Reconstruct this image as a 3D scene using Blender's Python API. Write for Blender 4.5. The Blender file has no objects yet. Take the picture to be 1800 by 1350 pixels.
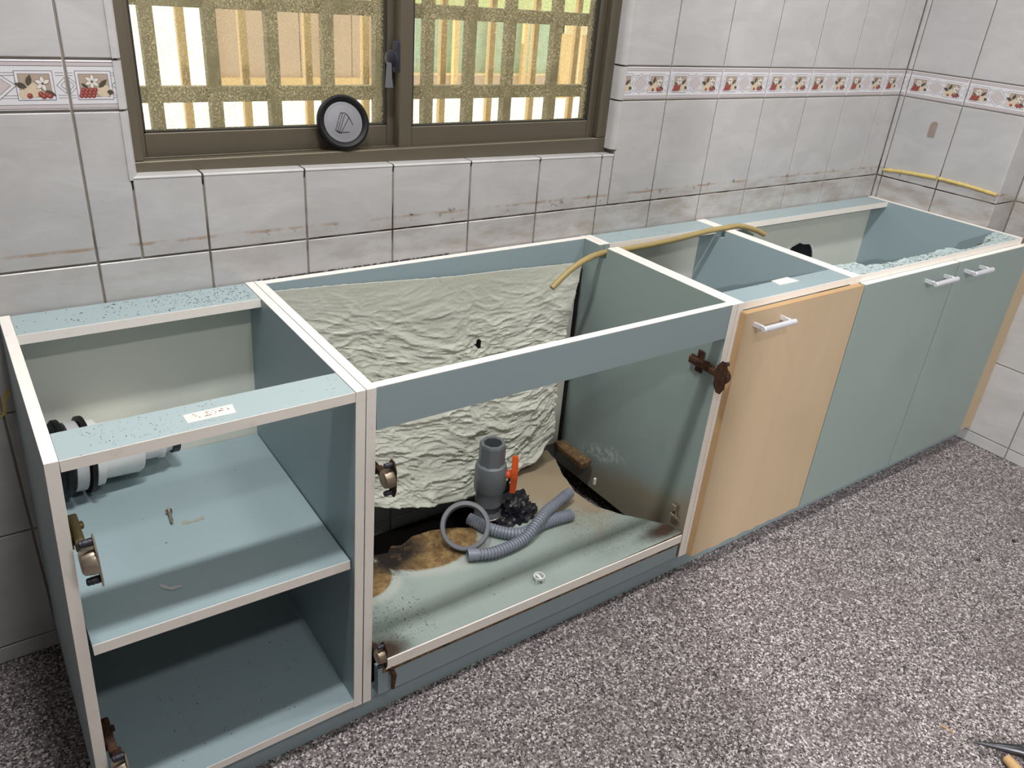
import bpy, bmesh, math, random
from mathutils import Vector, Matrix, noise
random.seed(7)
S = bpy.context.scene
COL = S.collection

# ------------------------------------------------------------------ camera
cam = bpy.data.objects.new('camera', bpy.data.cameras.new('camera'))
COL.objects.link(cam)
right = Vector((0.8172143, -0.5711635, 0.0770264))
fwd = Vector((0.5374172, 0.7069174, -0.4598375))
up = Vector((0.2081911, 0.4171811, 0.8846561))
m = Matrix((right, up, -fwd)).transposed().to_4x4()
m.translation = Vector((-0.2002325, -1.5420465, 1.3704413))
cam.matrix_world = m
cam.data.sensor_width = 36.0
cam.data.lens = 1380.883 * 36.0 / 1800.0
cam.data.clip_start = 0.02
S.camera = cam

# ------------------------------------------------------------------ world, exposure
W = bpy.data.worlds.new('daylight'); S.world = W; W.use_nodes = True
bg = W.node_tree.nodes['Background']
bg.inputs[0].default_value = (1.0, 0.97, 0.86, 1); bg.inputs[1].default_value = 2.2
sun = bpy.data.objects.new('sun', bpy.data.lights.new('sun', 'SUN')); COL.objects.link(sun)
sun.data.energy = 5.5; sun.data.angle = math.radians(2); sun.data.color = (1, .9, .68)
sun.rotation_euler = Vector((-0.80, 0.012, 0.60)).to_track_quat('Z', 'Y').to_euler()   # from the left, outside
S.view_settings.view_transform = 'Standard'
S.view_settings.look = 'None'
S.view_settings.gamma = 1.0
S.view_settings.use_curve_mapping = False
S.view_settings.exposure = -0.08
LAMP_A, LAMP_B, LAMP_C, FILL_D, FILL_E = 23.0, 10.0, 17.0, 205.0, 14.0     # watts of the ceiling lamps; the last two are added fill
CEIL = 2.45

# ------------------------------------------------------------------ helpers
def lin(c):
    c /= 255.0
    return c / 12.92 if c <= 0.04045 else ((c + 0.055) / 1.055) ** 2.4
def rgb(r, g, b): return (lin(r), lin(g), lin(b), 1.0)

class NT:
    def __init__(s, name):
        s.m = bpy.data.materials.new(name); s.m.use_nodes = True
        s.t = s.m.node_tree; s.t.nodes.clear()
        s.out = s.t.nodes.new('ShaderNodeOutputMaterial')
    def put(s, sock, v):
        if isinstance(v, bpy.types.NodeSocket): s.t.links.new(v, sock)
        else: sock.default_value = v
    def n(s, typ, out=0, props=None, **inp):
        nd = s.t.nodes.new('ShaderNode' + typ)
        for k, v in (props or {}).items(): setattr(nd, k, v)
        for k, v in inp.items():
            key = int(k[1:]) if k[0] == 'i' and k[1:].isdigit() else k.replace('_', ' ')
            s.put(nd.inputs[key], v)
        return nd.outputs[out]
    def math(s, op, a, b=0.0, c=0.0): return s.n('Math', props={'operation': op}, i0=a, i1=b, i2=c)
    def mix(s, f, a, b): return s.n('Mix', out=2, props={'data_type': 'RGBA'}, i0=f, i6=a, i7=b)
    def pos(s): return s.n('NewGeometry')
    def obj(s): return s.n('TexCoord', out=3)
    def noise(s, v, scale, detail=3.0, rough=.55, dist=0.0): return s.n('TexNoise', Vector=v, Scale=scale, Detail=detail, Roughness=rough, Distortion=dist)
    def smooth(s, x, lo, hi, a=0.0, b=1.0):
        return s.n('MapRange', props={'interpolation_type': 'SMOOTHSTEP'}, i0=x, i1=lo, i2=hi, i3=a, i4=b)
    def scale(s, v, sc): return s.n('Mapping', i0=v, i3=sc)
    def xyz(s, v):
        nd = s.t.nodes.new('ShaderNodeSeparateXYZ'); s.t.links.new(v, nd.inputs[0]); return nd.outputs
    def bump(s, h, strength, dist=0.002): return s.n('Bump', Height=h, Strength=strength, Distance=dist)
    def band(s, x, c, w):                       # soft bump centred on c with half width w
        d = s.math('ABSOLUTE', s.math('SUBTRACT', x, c))
        return s.smooth(d, w, w * .35)
    def bsdf(s, color, rough=.4, metal=0.0, normal=None, spec=.5, **kw):
        b = s.t.nodes.new('ShaderNodeBsdfPrincipled')
        s.put(b.inputs['Base Color'], color); s.put(b.inputs['Roughness'], rough); s.put(b.inputs['Metallic'], metal)
        s.put(b.inputs['Specular IOR Level'], spec)
        if normal is not None: s.put(b.inputs['Normal'], normal)
        for k, v in kw.items(): s.put(b.inputs[k.replace('_', ' ')], v)
        s.t.links.new(b.outputs[0], s.out.inputs[0]); return s.m

def plain(name, c, rough=.45, metal=0.0, var=.06, sc=30, spec=.5, bump=0.0, **kw):
    t = NT(name); o = t.obj()
    nz = t.noise(o, sc)
    lo = tuple(x * (1 - var) for x in c[:3]) + (1,); hi = tuple(min(1, x * (1 + var)) for x in c[:3]) + (1,)
    col = t.mix(nz, lo, hi)
    nm = t.bump(t.noise(o, sc * 6), bump) if bump else None
    return t.bsdf(col, rough, metal, nm, spec, **kw)

# ------------------------------------------------------------------ materials
def tile_material():
    t = NT('wall_tile_glaze'); p = t.pos()
    sx = t.xyz(p)
    v = t.n('VectorMath', props={'operation': 'MULTIPLY'}, i0=p, i1=(5, 5, 11))
    w = t.noise(v, 1.0, 5, .6, 1.2)
    base = t.mix(t.smooth(w, .3, .75), rgb(180, 179, 179), rgb(192, 191, 191))
    # brown grime that has settled along the old worktop line (z about .85 - .88)
    z = sx[2]
    n1 = t.noise(p, 9.0, 6, .7); n2 = t.noise(p, 55.0, 4, .7)
    zz = t.math('ADD', z, t.math('MULTIPLY', t.math('SUBTRACT', n1, .5), .012))
    ylw = t.math('MULTIPLY', t.band(zz, .874, .0045), t.smooth(n1, .42, .60))
    drk = t.math('MULTIPLY', t.band(zz, .868, .020), t.smooth(n2, .56, .66))
    drk = t.math('MULTIPLY', drk, t.smooth(n1, .46, .56))
    drk = t.math('MULTIPLY', drk, t.smooth(sx[0], .2, .45))
    low = t.math('MULTIPLY', t.math('MULTIPLY', t.smooth(z, .885, .850), t.smooth(z, .70, .76)), t.smooth(t.noise(t.n('VectorMath', props={'operation': 'MULTIPLY'}, i0=p, i1=(9, 9, 26)), 1.0, 5, .65), .36, .72))
    low = t.math('MULTIPLY', low, t.smooth(sx[0], -.2, 1.1, .3, 1.0))
    base = t.mix(t.math('MULTIPLY', low, .62), base, rgb(146, 130, 110))
    base = t.mix(t.math('MULTIPLY', ylw, .6), base, rgb(150, 112, 62))
    base = t.mix(t.math('MULTIPLY', drk, .9), base, rgb(48, 32, 24))
    h = t.noise(t.n('VectorMath', props={'operation': 'MULTIPLY'}, i0=p, i1=(14, 14, 38)), 1.0, 3, .5, .8)
    return t.bsdf(base, .28, 0, t.bump(h, .25, .003), .4)
def grout_material():
    t = NT('grout'); p = t.pos(); z = t.xyz(p)[2]
    n = t.noise(p, 12.0, 5)
    c = t.mix(n, rgb(158, 150, 142), rgb(132, 122, 110))
    st = t.math('MULTIPLY', t.band(z, .86, .07), t.smooth(n, .40, .56))
    st = t.math('MULTIPLY', st, t.smooth(t.xyz(p)[0], -.3, .6, .25, 1.0))
    c = t.mix(t.math('MULTIPLY', st, .95), c, rgb(52, 32, 18))
    return t.bsdf(c, .9, 0, t.bump(t.noise(p, 300.0), .3))
def floor_material():
    t = NT('speckled_granite'); p = t.pos()
    q = t.n('VectorMath', props={'operation': 'ADD'}, i0=p, i1=t.n('TexNoise', out=1, Vector=p, Scale=200.0, Detail=2.0))
    def cells(sc):
        v = t.n('TexVoronoi', out=1, Vector=p, Scale=sc, Randomness=1.0)
        return t.xyz(v)
    a = cells(210.0); b = cells(330.0)
    r = t.t.nodes.new('ShaderNodeValToRGB'); t.t.links.new(a[0], r.inputs[0])
    e = r.color_ramp; e.interpolation = 'CONSTANT'
    e.elements[0].position = 0; e.elements[0].color = rgb(120, 111, 112)
    e.elements[1].position = .30; e.elements[1].color = rgb(136, 127, 127)
    for ps, cl in ((.55, rgb(102, 94, 96)), (.72, rgb(168, 160, 160)), (.84, rgb(70, 65, 68)), (.94, rgb(206, 200, 198))):
        x = e.elements.new(ps); x.color = cl
    c = r.outputs[0]
    c = t.mix(t.smooth(b[1], .885, .895), c, rgb(208, 202, 200))
    c = t.mix(t.smooth(b[2], .885, .895), c, rgb(48, 42, 46))
    d = t.noise(p, 3.2, 5, .6)
    c = t.mix(t.math('MULTIPLY', t.smooth(d, .5, .72), .35), c, rgb(92, 82, 78))
    return t.bsdf(c, .42, 0, t.bump(t.noise(p, 260.0), .12, .001), .35)
def laminate(name, c, grime=.0):
    t = NT(name); p = t.pos()
    n = t.noise(p, 2.5, 4); f = t.noise(p, 160.0, 3, .7)
    col = t.mix(n, tuple(x * .95 for x in c[:3]) + (1,), tuple(min(1, x * 1.04) for x in c[:3]) + (1,))
    g = t.math('MULTIPLY', t.smooth(f, .64, .69), t.smooth(t.noise(p, 22.0, 4), .45, .62))
    col = t.mix(t.math('MULTIPLY', g, grime), col, rgb(70, 66, 58))
    return t.bsdf(col, .42, 0, t.bump(t.noise(p, 400.0), .04, .001), .4)
def edging():
    t = NT('white_edge_band'); p = t.pos()
    n = t.noise(p, 30.0, 5, .7)
    c = t.mix(t.math('MULTIPLY', t.smooth(n, .55, .8), .45), rgb(245, 239, 231), rgb(204, 184, 164))
    return t.bsdf(c, .5, 0, None, .35)
def beech(name='beech_laminate'):
    t = NT(name); p = t.pos()
    v = t.n('VectorMath', props={'operation': 'MULTIPLY'}, i0=p, i1=(22, 22, 1.2))
    n = t.noise(v, 1.0, 4, .6, .3); n2 = t.noise(p, 3.0, 4)
    c = t.mix(n, rgb(188, 164, 133), rgb(197, 176, 147))
    c = t.mix(t.math('MULTIPLY', t.smooth(n2, .5, .75), .35), c, rgb(178, 162, 130))
    return t.bsdf(c, .45, 0, None, .35)
def chipboard():
    t = NT('raw_chipboard'); p = t.pos()
    v = t.n('TexVoronoi', out=1, Vector=t.n('VectorMath', props={'operation': 'MULTIPLY'}, i0=p, i1=(160, 320, 200)), Scale=1.0)
    c = t.mix(t.xyz(v)[0], rgb(78, 58, 38), rgb(142, 112, 74))
    c = t.mix(t.smooth(t.noise(p, 25.0, 4), .55, .7), c, rgb(52, 36, 24))
    return t.bsdf(c, .9, 0, t.bump(t.xyz(v)[1], .5, .002))
def swollen():
    t = NT('swollen_blue_laminate'); p = t.pos()
    n = t.noise(p, 10.0, 5, .65); f = t.noise(p, 230.0, 3, .7)
    c = t.mix(n, rgb(168, 190, 192), rgb(196, 210, 208))
    c = t.mix(t.math('MULTIPLY', t.smooth(t.noise(t.n('VectorMath', props={'operation': 'MULTIPLY'}, i0=p, i1=(60, 190, 60)), 1.0, 4, .7), .52, .62), .85), c, rgb(70, 62, 56))
    return t.bsdf(c, .7, 0, t.bump(f, .6, .003))
def rotten():
    """sink cabinet bottom: pale blue laminate gone, board stained and mouldy; every stain has its own place on the board"""
    t = NT('rotten_base_board'); p = t.pos(); s = t.xyz(p)
    x, y = s[0], s[1]
    n = t.noise(p, 11.0, 6, .65); n2 = t.noise(p, 34.0, 5, .7); f = t.noise(p, 190.0, 3, .7); d = t.math('SUBTRACT', n, .5)
    base = t.mix(n, rgb(142, 157, 152), rgb(163, 174, 168))
    # bare board round the waste pipe: an ellipse
    def ell(cx, cy, rx, ry, wob=.9, soft=.18):
        a = t.math('DIVIDE', t.math('SUBTRACT', x, cx), rx); b = t.math('DIVIDE', t.math('SUBTRACT', y, cy), ry)
        r = t.math('SQRT', t.math('ADD', t.math('MULTIPLY', a, a), t.math('MULTIPLY', b, b)))
        r = t.math('ADD', r, t.math('MULTIPLY', d, wob))
        return t.smooth(r, 1.0 + soft, 1.0 - soft)
    tan = ell(1.0, -.16, .17, .22, 1.4, .4)
    base = t.mix(t.math('MULTIPLY', tan, .85), base, rgb(164, 142, 112))
    rim = t.math('MAXIMUM', ell(.585, -.245, .15, .125, .45, .12), ell(.395, -.30, .07, .075, .45, .15))
    base = t.mix(t.math('MULTIPLY', rim, .5), base, rgb(196, 196, 186))
    brown = t.math('MAXIMUM', ell(.575, -.235, .14, .105, .45, .05), ell(.385, -.29, .062, .06, .45, .06))
    bc = t.mix(t.smooth(n2, .3, .7), rgb(96, 72, 44), rgb(158, 130, 86))
    bc = t.mix(t.math('MULTIPLY', t.smooth(t.noise(p, 120.0, 4, .75), .55, .66), .8), bc, rgb(48, 36, 26))
    base = t.mix(brown, base, bc)
    blk = t.math('MULTIPLY', ell(.47, -.225, .10, .075, 1.4, .4), t.smooth(n2, .30, .48))
    base = t.mix(blk, base, rgb(34, 27, 24))
    rust = t.math('MAXIMUM', ell(1.12, -.50, .075, .028, 1.2, .6), ell(.325, -.50, .05, .03, 1.2, .6))
    base = t.mix(t.math('MULTIPLY', rust, .95), base, rgb(62, 40, 26))
    spots = t.math('MULTIPLY', t.smooth(t.noise(p, 420.0, 3, .7), .60, .66), t.math('MAXIMUM', t.math('MAXIMUM', ell(1.02, -.42, .16, .12, .9, .6), ell(.36, -.44, .12, .12, .9, .6)), .12))
    base = t.mix(t.math('MULTIPLY', spots, .9), base, rgb(40, 38, 34))
    return t.bsdf(base, .7, 0, t.bump(t.math('ADD', t.math('MULTIPLY', n2, .5), f), .35, .003), .3)
def side_panel_stained():
    t = NT('damp_stained_laminate'); p = t.pos(); s = t.xyz(p); z = s[2]; y = s[1]
    n = t.noise(p, 7.0, 5, .65); d = t.math('SUBTRACT', n, .5)
    base = t.mix(n, rgb(144, 160, 158), rgb(151, 166, 163))
    lim = t.math('ADD', t.math('ADD', z, t.math('MULTIPLY', d, .10)), t.math('MULTIPLY', y, .34))
    damp = t.smooth(lim, .115, .04)
    base = t.mix(t.math('MULTIPLY', damp, .8), base, rgb(150, 136, 112))
    wh = t.math('MULTIPLY', t.math('MULTIPLY', t.band(lim, .125, .035), t.band(y, -.20, .12)), t.smooth(t.noise(p, 60.0, 4, .7), .42, .62))
    base = t.mix(t.math('MULTIPLY', wh, .55), base, rgb(224, 226, 222))
    '''scr = t.math('MULTIPLY', t.smooth(t.noise(t.n('VectorMath', props={'operation': 'MULTIPLY'}, i0=p, i1=(9, 30, 22)), 1.0, 2), .71, .73), .35)
    '''
    return t.bsdf(base, .45, 0, None, .35)
def glass_material():
    t = NT('dusty_window_glass'); p = t.pos()
    f = t.noise(p, 270.0, 3, .8); g = t.noise(p, 14.0, 3)
    sp = t.math('ADD', .05, t.math('MULTIPLY', t.math('MULTIPLY', t.smooth(f, .50, .64), .62), t.smooth(g, .15, .65)))
    tr = t.n('BsdfTransparent', Color=(.93, .94, .90, 1))
    df = t.n('BsdfTranslucent', Color=rgb(232, 222, 190))
    gl = t.n('BsdfGlossy', Color=(1, 1, 1, 1), Roughness=.05)
    a = t.n('MixShader', i0=sp, i1=tr, i2=df)
    b = t.n('MixShader', i0=.04, i1=a, i2=gl)
    t.t.links.new(b, t.out.inputs[0]); return t.m
def emit(name, c, k):
    t = NT(name); e = t.n('Emission', Color=c, Strength=k); t.t.links.new(e, t.out.inputs[0]); return t.m
def rusty():
    t = NT('rusty_steel'); p = t.obj(); n = t.noise(p, 90.0, 4, .7)
    c = t.mix(t.smooth(n, .4, .65), rgb(84, 52, 32), rgb(42, 26, 18))
    return t.bsdf(c, .75, .3, t.bump(n, .5, .002))
def sheet_material():
    t = NT('peeling_backing_film'); p = t.pos()
    n = t.noise(p, 6.0, 4); k = t.noise(p, 60.0, 5, .65, 1.5)
    c = t.mix(n, rgb(187, 189, 175), rgb(200, 202, 189))
    st = t.math('MULTIPLY', t.smooth(t.noise(p, 26.0, 5, .75), .62, .72), .4)
    c = t.mix(st, c, rgb(140, 120, 84))
    return t.bsdf(c, .38, 0, t.bump(k, .35, .004), .5)

M = {}
M['tile'] = tile_material(); M['grout'] = grout_material(); M['floor'] = floor_material()
M['blue'] = laminate('pale_blue_laminate', rgb(150, 168, 173), .10)
M['blue_dirty'] = laminate('pale_blue_laminate_dusty', rgb(164, 180, 182), .5)
M['door_blue'] = laminate('blue_grey_door_laminate', rgb(144, 159, 155), .0)
M['edge'] = edging(); M['beech'] = beech(); M['beech_edge'] = plain('raw_beech_edge', rgb(186, 152, 110), .6, var=.12, sc=20); M['chip'] = chipboard(); M['rot'] = rotten(); M['swollen'] = swollen()
M['stained'] = side_panel_stained(); M['glass'] = glass_material(); M['rust'] = rusty(); M['sheet'] = sheet_material()
M['back'] = plain('cream_back_board', rgb(220, 222, 210), .5, var=.05, sc=4)
M['plaster'] = plain('cream_plaster', rgb(158, 156, 152), .8)
M['alu'] = plain('bronze_aluminium', rgb(112, 104, 90), .42, .55, var=.05, sc=12)
M['alu_dark'] = plain('dark_seal_rubber', rgb(40, 37, 32), .7)
M['chrome'] = plain('satin_aluminium', rgb(226, 228, 234), .38, .45, var=.02)
M['lidgrey'] = plain('lid_grey_plastic', rgb(124, 124, 128), .4, var=.03)
M['shade_fill'] = plain('painted_shade_black', rgb(22, 17, 14), .8, var=.4, sc=40, bump=.5)  # near-black colour that paints shade into the sink cabinet's gaps
M['steel'] = plain('nickel_steel', rgb(190, 176, 158), .28, .95, var=.05, sc=80)
M['brass'] = plain('tarnished_brass', rgb(118, 102, 66), .45, .8, var=.2, sc=90)
M['bronze'] = plain('worn_bronze', rgb(132, 118, 102), .4, .7, var=.2, sc=90)
M['black'] = plain('black_rubber', rgb(14, 14, 15), .5, spec=.3)
M['blackplastic'] = plain('black_plastic_film', rgb(24, 23, 30), .35, var=.3, sc=40)
M['dark_navy'] = plain('dark_screw_plastic', rgb(40, 40, 52), .4)
M['pvc'] = plain('grey_pvc', rgb(104, 108, 112), .33, var=.04)
M['pvc_dark'] = plain('dark_grey_pvc', rgb(70, 72, 78), .4, var=.05)
M['hose'] = plain('grey_blue_hose', rgb(128, 134, 146), .38, var=.04)
M['ringgrey'] = plain('dark_grey_plastic_ring', rgb(100, 101, 108), .4, var=.04)
M['orange'] = plain('orange_plastic', rgb(214, 88, 34), .35, var=.06)
M['white'] = plain('white_plastic', rgb(222, 222, 220), .35, var=.03)
M['whitegrey'] = plain('grey_white_plastic', rgb(186, 186, 188), .4, var=.03)
M['ivory'] = plain('ivory_paper', rgb(226, 220, 214), .8, var=.05, sc=60)
M['print'] = plain('faded_red_print', rgb(170, 128, 118), .8, var=.2, sc=200)
M['tube'] = plain('yellowed_pvc_tube', rgb(168, 148, 96), .4, var=.15, sc=18)
M['sealant'] = plain('yellow_old_sealant', rgb(214, 190, 118), .5, var=.2, sc=60, bump=.4)
M['residue'] = plain('brown_glue_residue', rgb(150, 152, 140), .6, var=.2, sc=60)
M['speck'] = plain('dark_droppings', rgb(52, 45, 40), .8)
M['padbrown'] = plain('brown_adhesive_pad', rgb(150, 134, 126), .7)
M['wood'] = plain('pale_wood_handle', rgb(196, 160, 112), .55, var=.12, sc=50)
M['iron'] = plain('forged_iron', rgb(72, 72, 76), .35, .8, var=.2, sc=60)
M['line'] = plain('border_print_line', rgb(92, 86, 88), .3)
M['bwhite'] = plain('border_tile_white', rgb(216, 214, 218), .28)
M['bbeige'] = plain('border_print_beige', rgb(172, 154, 138), .3, var=.15, sc=300)
M['bpink'] = plain('border_print_pink', rgb(194, 184, 184), .3, var=.12, sc=300)
M['bred'] = plain('border_print_red', rgb(132, 56, 52), .3, var=.3, sc=300)
M['bred_light'] = plain('border_print_light_red', rgb(168, 96, 88), .3, var=.2, sc=300)
M['bleaf'] = plain('border_print_leaf', rgb(78, 72, 58), .3, var=.3, sc=300)
M['bpeach'] = plain('border_print_peach', rgb(206, 190, 164), .3, var=.1, sc=200)
M['bpetal'] = plain('border_print_petal', rgb(222, 216, 208), .3)
M['grille'] = plain('beige_painted_steel', rgb(122, 114, 92), .6, var=.12, sc=60)
M['fence'] = plain('tan_painted_bar', rgb(226, 192, 140), .6, var=.1, sc=30)
M['mauve'] = plain('grey_mauve_board', rgb(196, 172, 158), .7, var=.12, sc=6)
M['greensheet'] = plain('green_patterned_sheet', rgb(168, 196, 176), .6, var=.35, sc=26)
M['palegreen'] = plain('pale_green_sheet', rgb(200, 216, 160), .6, var=.1, sc=8)
M['ledge'] = plain('cream_outer_ledge', rgb(226, 206, 168), .7)
M['lamp_glow'] = emit('lamp_diffuser_glow', (1, .98, .95, 1), 1.0)

# ------------------------------------------------------------------ mesh helpers
def finish(name, bm, mat, parent=None, smooth=False):
    me = bpy.data.meshes.new(name)
    bmesh.ops.recalc_face_normals(bm, faces=bm.faces)
    bm.to_mesh(me); bm.free()
    for mm in (mat if isinstance(mat, (list, tuple)) else [mat]): me.materials.append(M[mm] if isinstance(mm, str) else mm)
    if smooth:
        for f in me.polygons: f.use_smooth = True
        try: me.set_sharp_from_angle(angle=math.radians(40))
        except Exception: pass
    o = bpy.data.objects.new(name, me); COL.objects.link(o)
    if parent: o.parent = parent
    return o
def tag(o, label, cat, group=None, kind=None):
    if label: o['label'] = label
    if cat: o['category'] = cat
    if group: o['group'] = group
    if kind: o['kind'] = kind
    return o
def thing(name, label, cat, group=None, loc=(0, 0, 0)):
    o = bpy.data.objects.new(name, None); COL.objects.link(o); o.location = loc
    o.empty_display_size = .05
    return tag(o, label, cat, group)
def add_box(bm, x0, x1, y0, y1, z0, z1, bev=0.0, seg=1, mi=0):
    v = [bm.verts.new((x, y, z)) for x in (x0, x1) for y in (y0, y1) for z in (z0, z1)]
    fs = [bm.faces.new([v[i] for i in q]) for q in ((0, 1, 3, 2), (4, 6, 7, 5), (0, 4, 5, 1), (2, 3, 7, 6), (0, 2, 6, 4), (1, 5, 7, 3))]
    for f in fs: f.material_index = mi
    if bev:
        es = list({e for f in fs for e in f.edges})
        bmesh.ops.bevel(bm, geom=es, offset=bev, segments=seg, affect='EDGES', profile=.5)
    return v
def box(name, x0, x1, y0, y1, z0, z1, mat, parent=None, bev=0.0008, seg=1, origin=None):
    bm = bmesh.new(); add_box(bm, x0, x1, y0, y1, z0, z1, bev, seg)
    return finish(name, bm, mat, parent)
def add_prism(bm, pts, axis, a, b, mi=0):
    """polygon pts in the plane across axis, extruded from a to b"""
    def P(u, v, w): return {'x': (w, u, v), 'y': (u, w, v), 'z': (u, v, w)}[axis]
    lo = [bm.verts.new(P(u, v, a)) for u, v in pts]; hi = [bm.verts.new(P(u, v, b)) for u, v in pts]
    n = len(pts); fs = [bm.faces.new(lo), bm.faces.new(hi[::-1])]
    for i in range(n): fs.append(bm.faces.new((lo[i], lo[(i + 1) % n], hi[(i + 1) % n], hi[i])))
    for f in fs: f.material_index = mi
def prism(name, pts, axis, a, b, mat, parent=None):
    bm = bmesh.new(); add_prism(bm, pts, axis, a, b); return finish(name, bm, mat, parent)
def frame_from(d):
    d = Vector(d).normalized(); h = Vector((0, 0, 1)) if abs(d.z) < .9 else Vector((1, 0, 0))
    u = d.cross(h).normalized(); return u, d.cross(u).normalized()
def add_tube(bm, pts, rads, seg=14, caps=True, mi=0):
    rings = []; u = None
    for i, p in enumerate(pts):
        d = (Vector(pts[min(i + 1, len(pts) - 1)]) - Vector(pts[max(i - 1, 0)])).normalized()
        if u is None: u, w = frame_from(d)
        else:
            u = (u - d * u.dot(d)).normalized(); w = d.cross(u)
        r = rads[i] if isinstance(rads, (list, tuple)) else rads
        rings.append([bm.verts.new(Vector(p) + (u * math.cos(a) + w * math.sin(a)) * r) for a in [2 * math.pi * k / seg for k in range(seg)]])
    for a, b in zip(rings, rings[1:]):
        for k in range(seg):
            f = bm.faces.new((a[k], a[(k + 1) % seg], b[(k + 1) % seg], b[k])); f.material_index = mi
    if caps:
        for r in (rings[0], rings[-1]): f = bm.faces.new(r); f.material_index = mi
def add_lathe(bm, prof, center, axis=(0, 0, 1), seg=32, mi=0, closed=False):
    """profile of (radius, height) revolved about axis through center"""
    a = Vector(axis).normalized(); u, w = frame_from(a); c = Vector(center); rings = []
    for r, h in prof:
        rings.append([bm.verts.new(c + a * h + (u * math.cos(t) + w * math.sin(t)) * max(r, 1e-5)) for t in [2 * math.pi * k / seg for k in range(seg)]])
    pairs = list(zip(rings, rings[1:])) + ([(rings[-1], rings[0])] if closed else [])
    for p, q in pairs:
        for k in range(seg):
            f = bm.faces.new((p[k], p[(k + 1) % seg], q[(k + 1) % seg], q[k])); f.material_index = mi
    if not closed:
        for r, e in ((rings[0], prof[0]), (rings[-1], prof[-1])):
            if e[0] > 1e-4: f = bm.faces.new(r); f.material_index = mi
def lathe(name, prof, center, axis, mat, parent=None, seg=32, closed=False, smooth=True):
    bm = bmesh.new(); add_lathe(bm, prof, center, axis, seg, 0, closed); return finish(name, bm, mat, parent, smooth)
def spline(pts, n):
    P = [Vector(p) for p in pts]; P = [P[0] * 2 - P[1]] + P + [P[-1] * 2 - P[-2]]; out = []
    for i in range(1, len(P) - 2):
        for k in range(n):
            t = k / n; a, b, c, d = P[i - 1:i + 3]
            out.append(.5 * ((2 * b) + (c - a) * t + (2 * a - 5 * b + 4 * c - d) * t * t + (3 * b - a - 3 * c + d) * t ** 3))
    out.append(P[-2]); return out
def even(pts, step):
    out = [pts[0].copy()]; acc = 0.0
    for a, b in zip(pts, pts[1:]):
        L = (b - a).length; 
        while acc + L >= step:
            t = (step - acc) / L; a = a.lerp(b, t); out.append(a.copy()); L = (b - a).length; acc = 0.0
        acc += L
    return out

# ================================================================== STRUCTURE
# tile courses (joint lines measured on the back wall)
COURSE = .2655; ZB = .846
Z_ROWS = [0, .0433] + [ZB - COURSE * k for k in (2, 1, 0)] + [1.1125, 1.1945, 1.46, 1.7255]
Z_ROWS[2:5] = [.3143, .5800, ZB]
G = .0020                                     # half width of a joint
WX0, WX1, WZ0 = .0765, 1.240, .987            # window opening
def sill(x): return .9955 - .0160 * (x - .08)

floor = box('floor', -2.6, 3.2, -5.2, .10, -.08, -.002, 'grout', None, 0); tag(floor, 'grey joints beneath the speckled granite floor slabs', None, None, 'structure')
fm = {}
def slab(x0, x1, y0, y1):
    k = (round(x1 - x0, 3), round(y1 - y0, 3))
    if k not in fm:
        bm = bmesh.new(); add_box(bm, -k[0] / 2, k[0] / 2, -k[1] / 2, k[1] / 2, -.012, 0, .0008); o = finish('floor_slab', bm, 'floor', floor); fm[k] = o.data
    else:
        o = bpy.data.objects.new('floor_slab', fm[k]); COL.objects.link(o); o.parent = floor
    o.location = ((x0 + x1) / 2, (y0 + y1) / 2, 0)
xs = [1.79 + .6 * i for i in range(-6, 3)]; ys = [-.725 + .6 * i for i in range(-5, 3)]
for xa, xb in zip(xs, xs[1:]):
    for ya, yb in zip(ys, ys[1:]):
        slab(max(xa, -2.6) + .0006, min(xb, 3.2) - .0006, ya + .0006, min(yb, .10) - .0006)

bm = bmesh.new()
for a in ((-2.6, WX0 + .0, .004, .13, -.02, CEIL), (WX1, 2.72, .004, .13, -.02, CEIL), (WX0, WX1, .004, .13, -.02, WZ0 - .014), (WX0, WX1, .004, .13, 2.0, CEIL)):
    add_box(bm, *a)
wall_back = finish('wall_back', bm, 'grout'); tag(wall_back, 'white tiled kitchen wall with the window in it', None, None, 'structure')
bm = bmesh.new(); add_box(bm, 2.514, 2.72, -.4146, .004, -.02, CEIL); add_box(bm, 2.644, 2.72, -5.2, -.4146, -.02, CEIL)
wall_right = finish('wall_right', bm, 'grout'); tag(wall_right, 'white tiled side wall with a shallow step', None, None, 'structure')
for nm, a, lb in (('wall_left', (-2.72, -2.6, -5.2, .13, -.02, CEIL), 'plain left wall of the kitchen'), ('blocker_partition', (-2.6, -.008, -2.62, -2.5, -.02, CEIL), 'added partition behind the viewer that blocks lamp light'),  # unseen partition, added to cast a shadow edge on the back wall
              ('wall_rear', (-2.72, 2.72, -5.32, -5.2, -.02, CEIL), 'plain far wall behind the viewer'), ('ceiling', (-2.72, 2.72, -5.32, .13, CEIL, CEIL + .1), 'white ceiling')):
    tag(box(nm, *a, 'plaster', None, 0), lb, None, None, 'structure')

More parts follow.
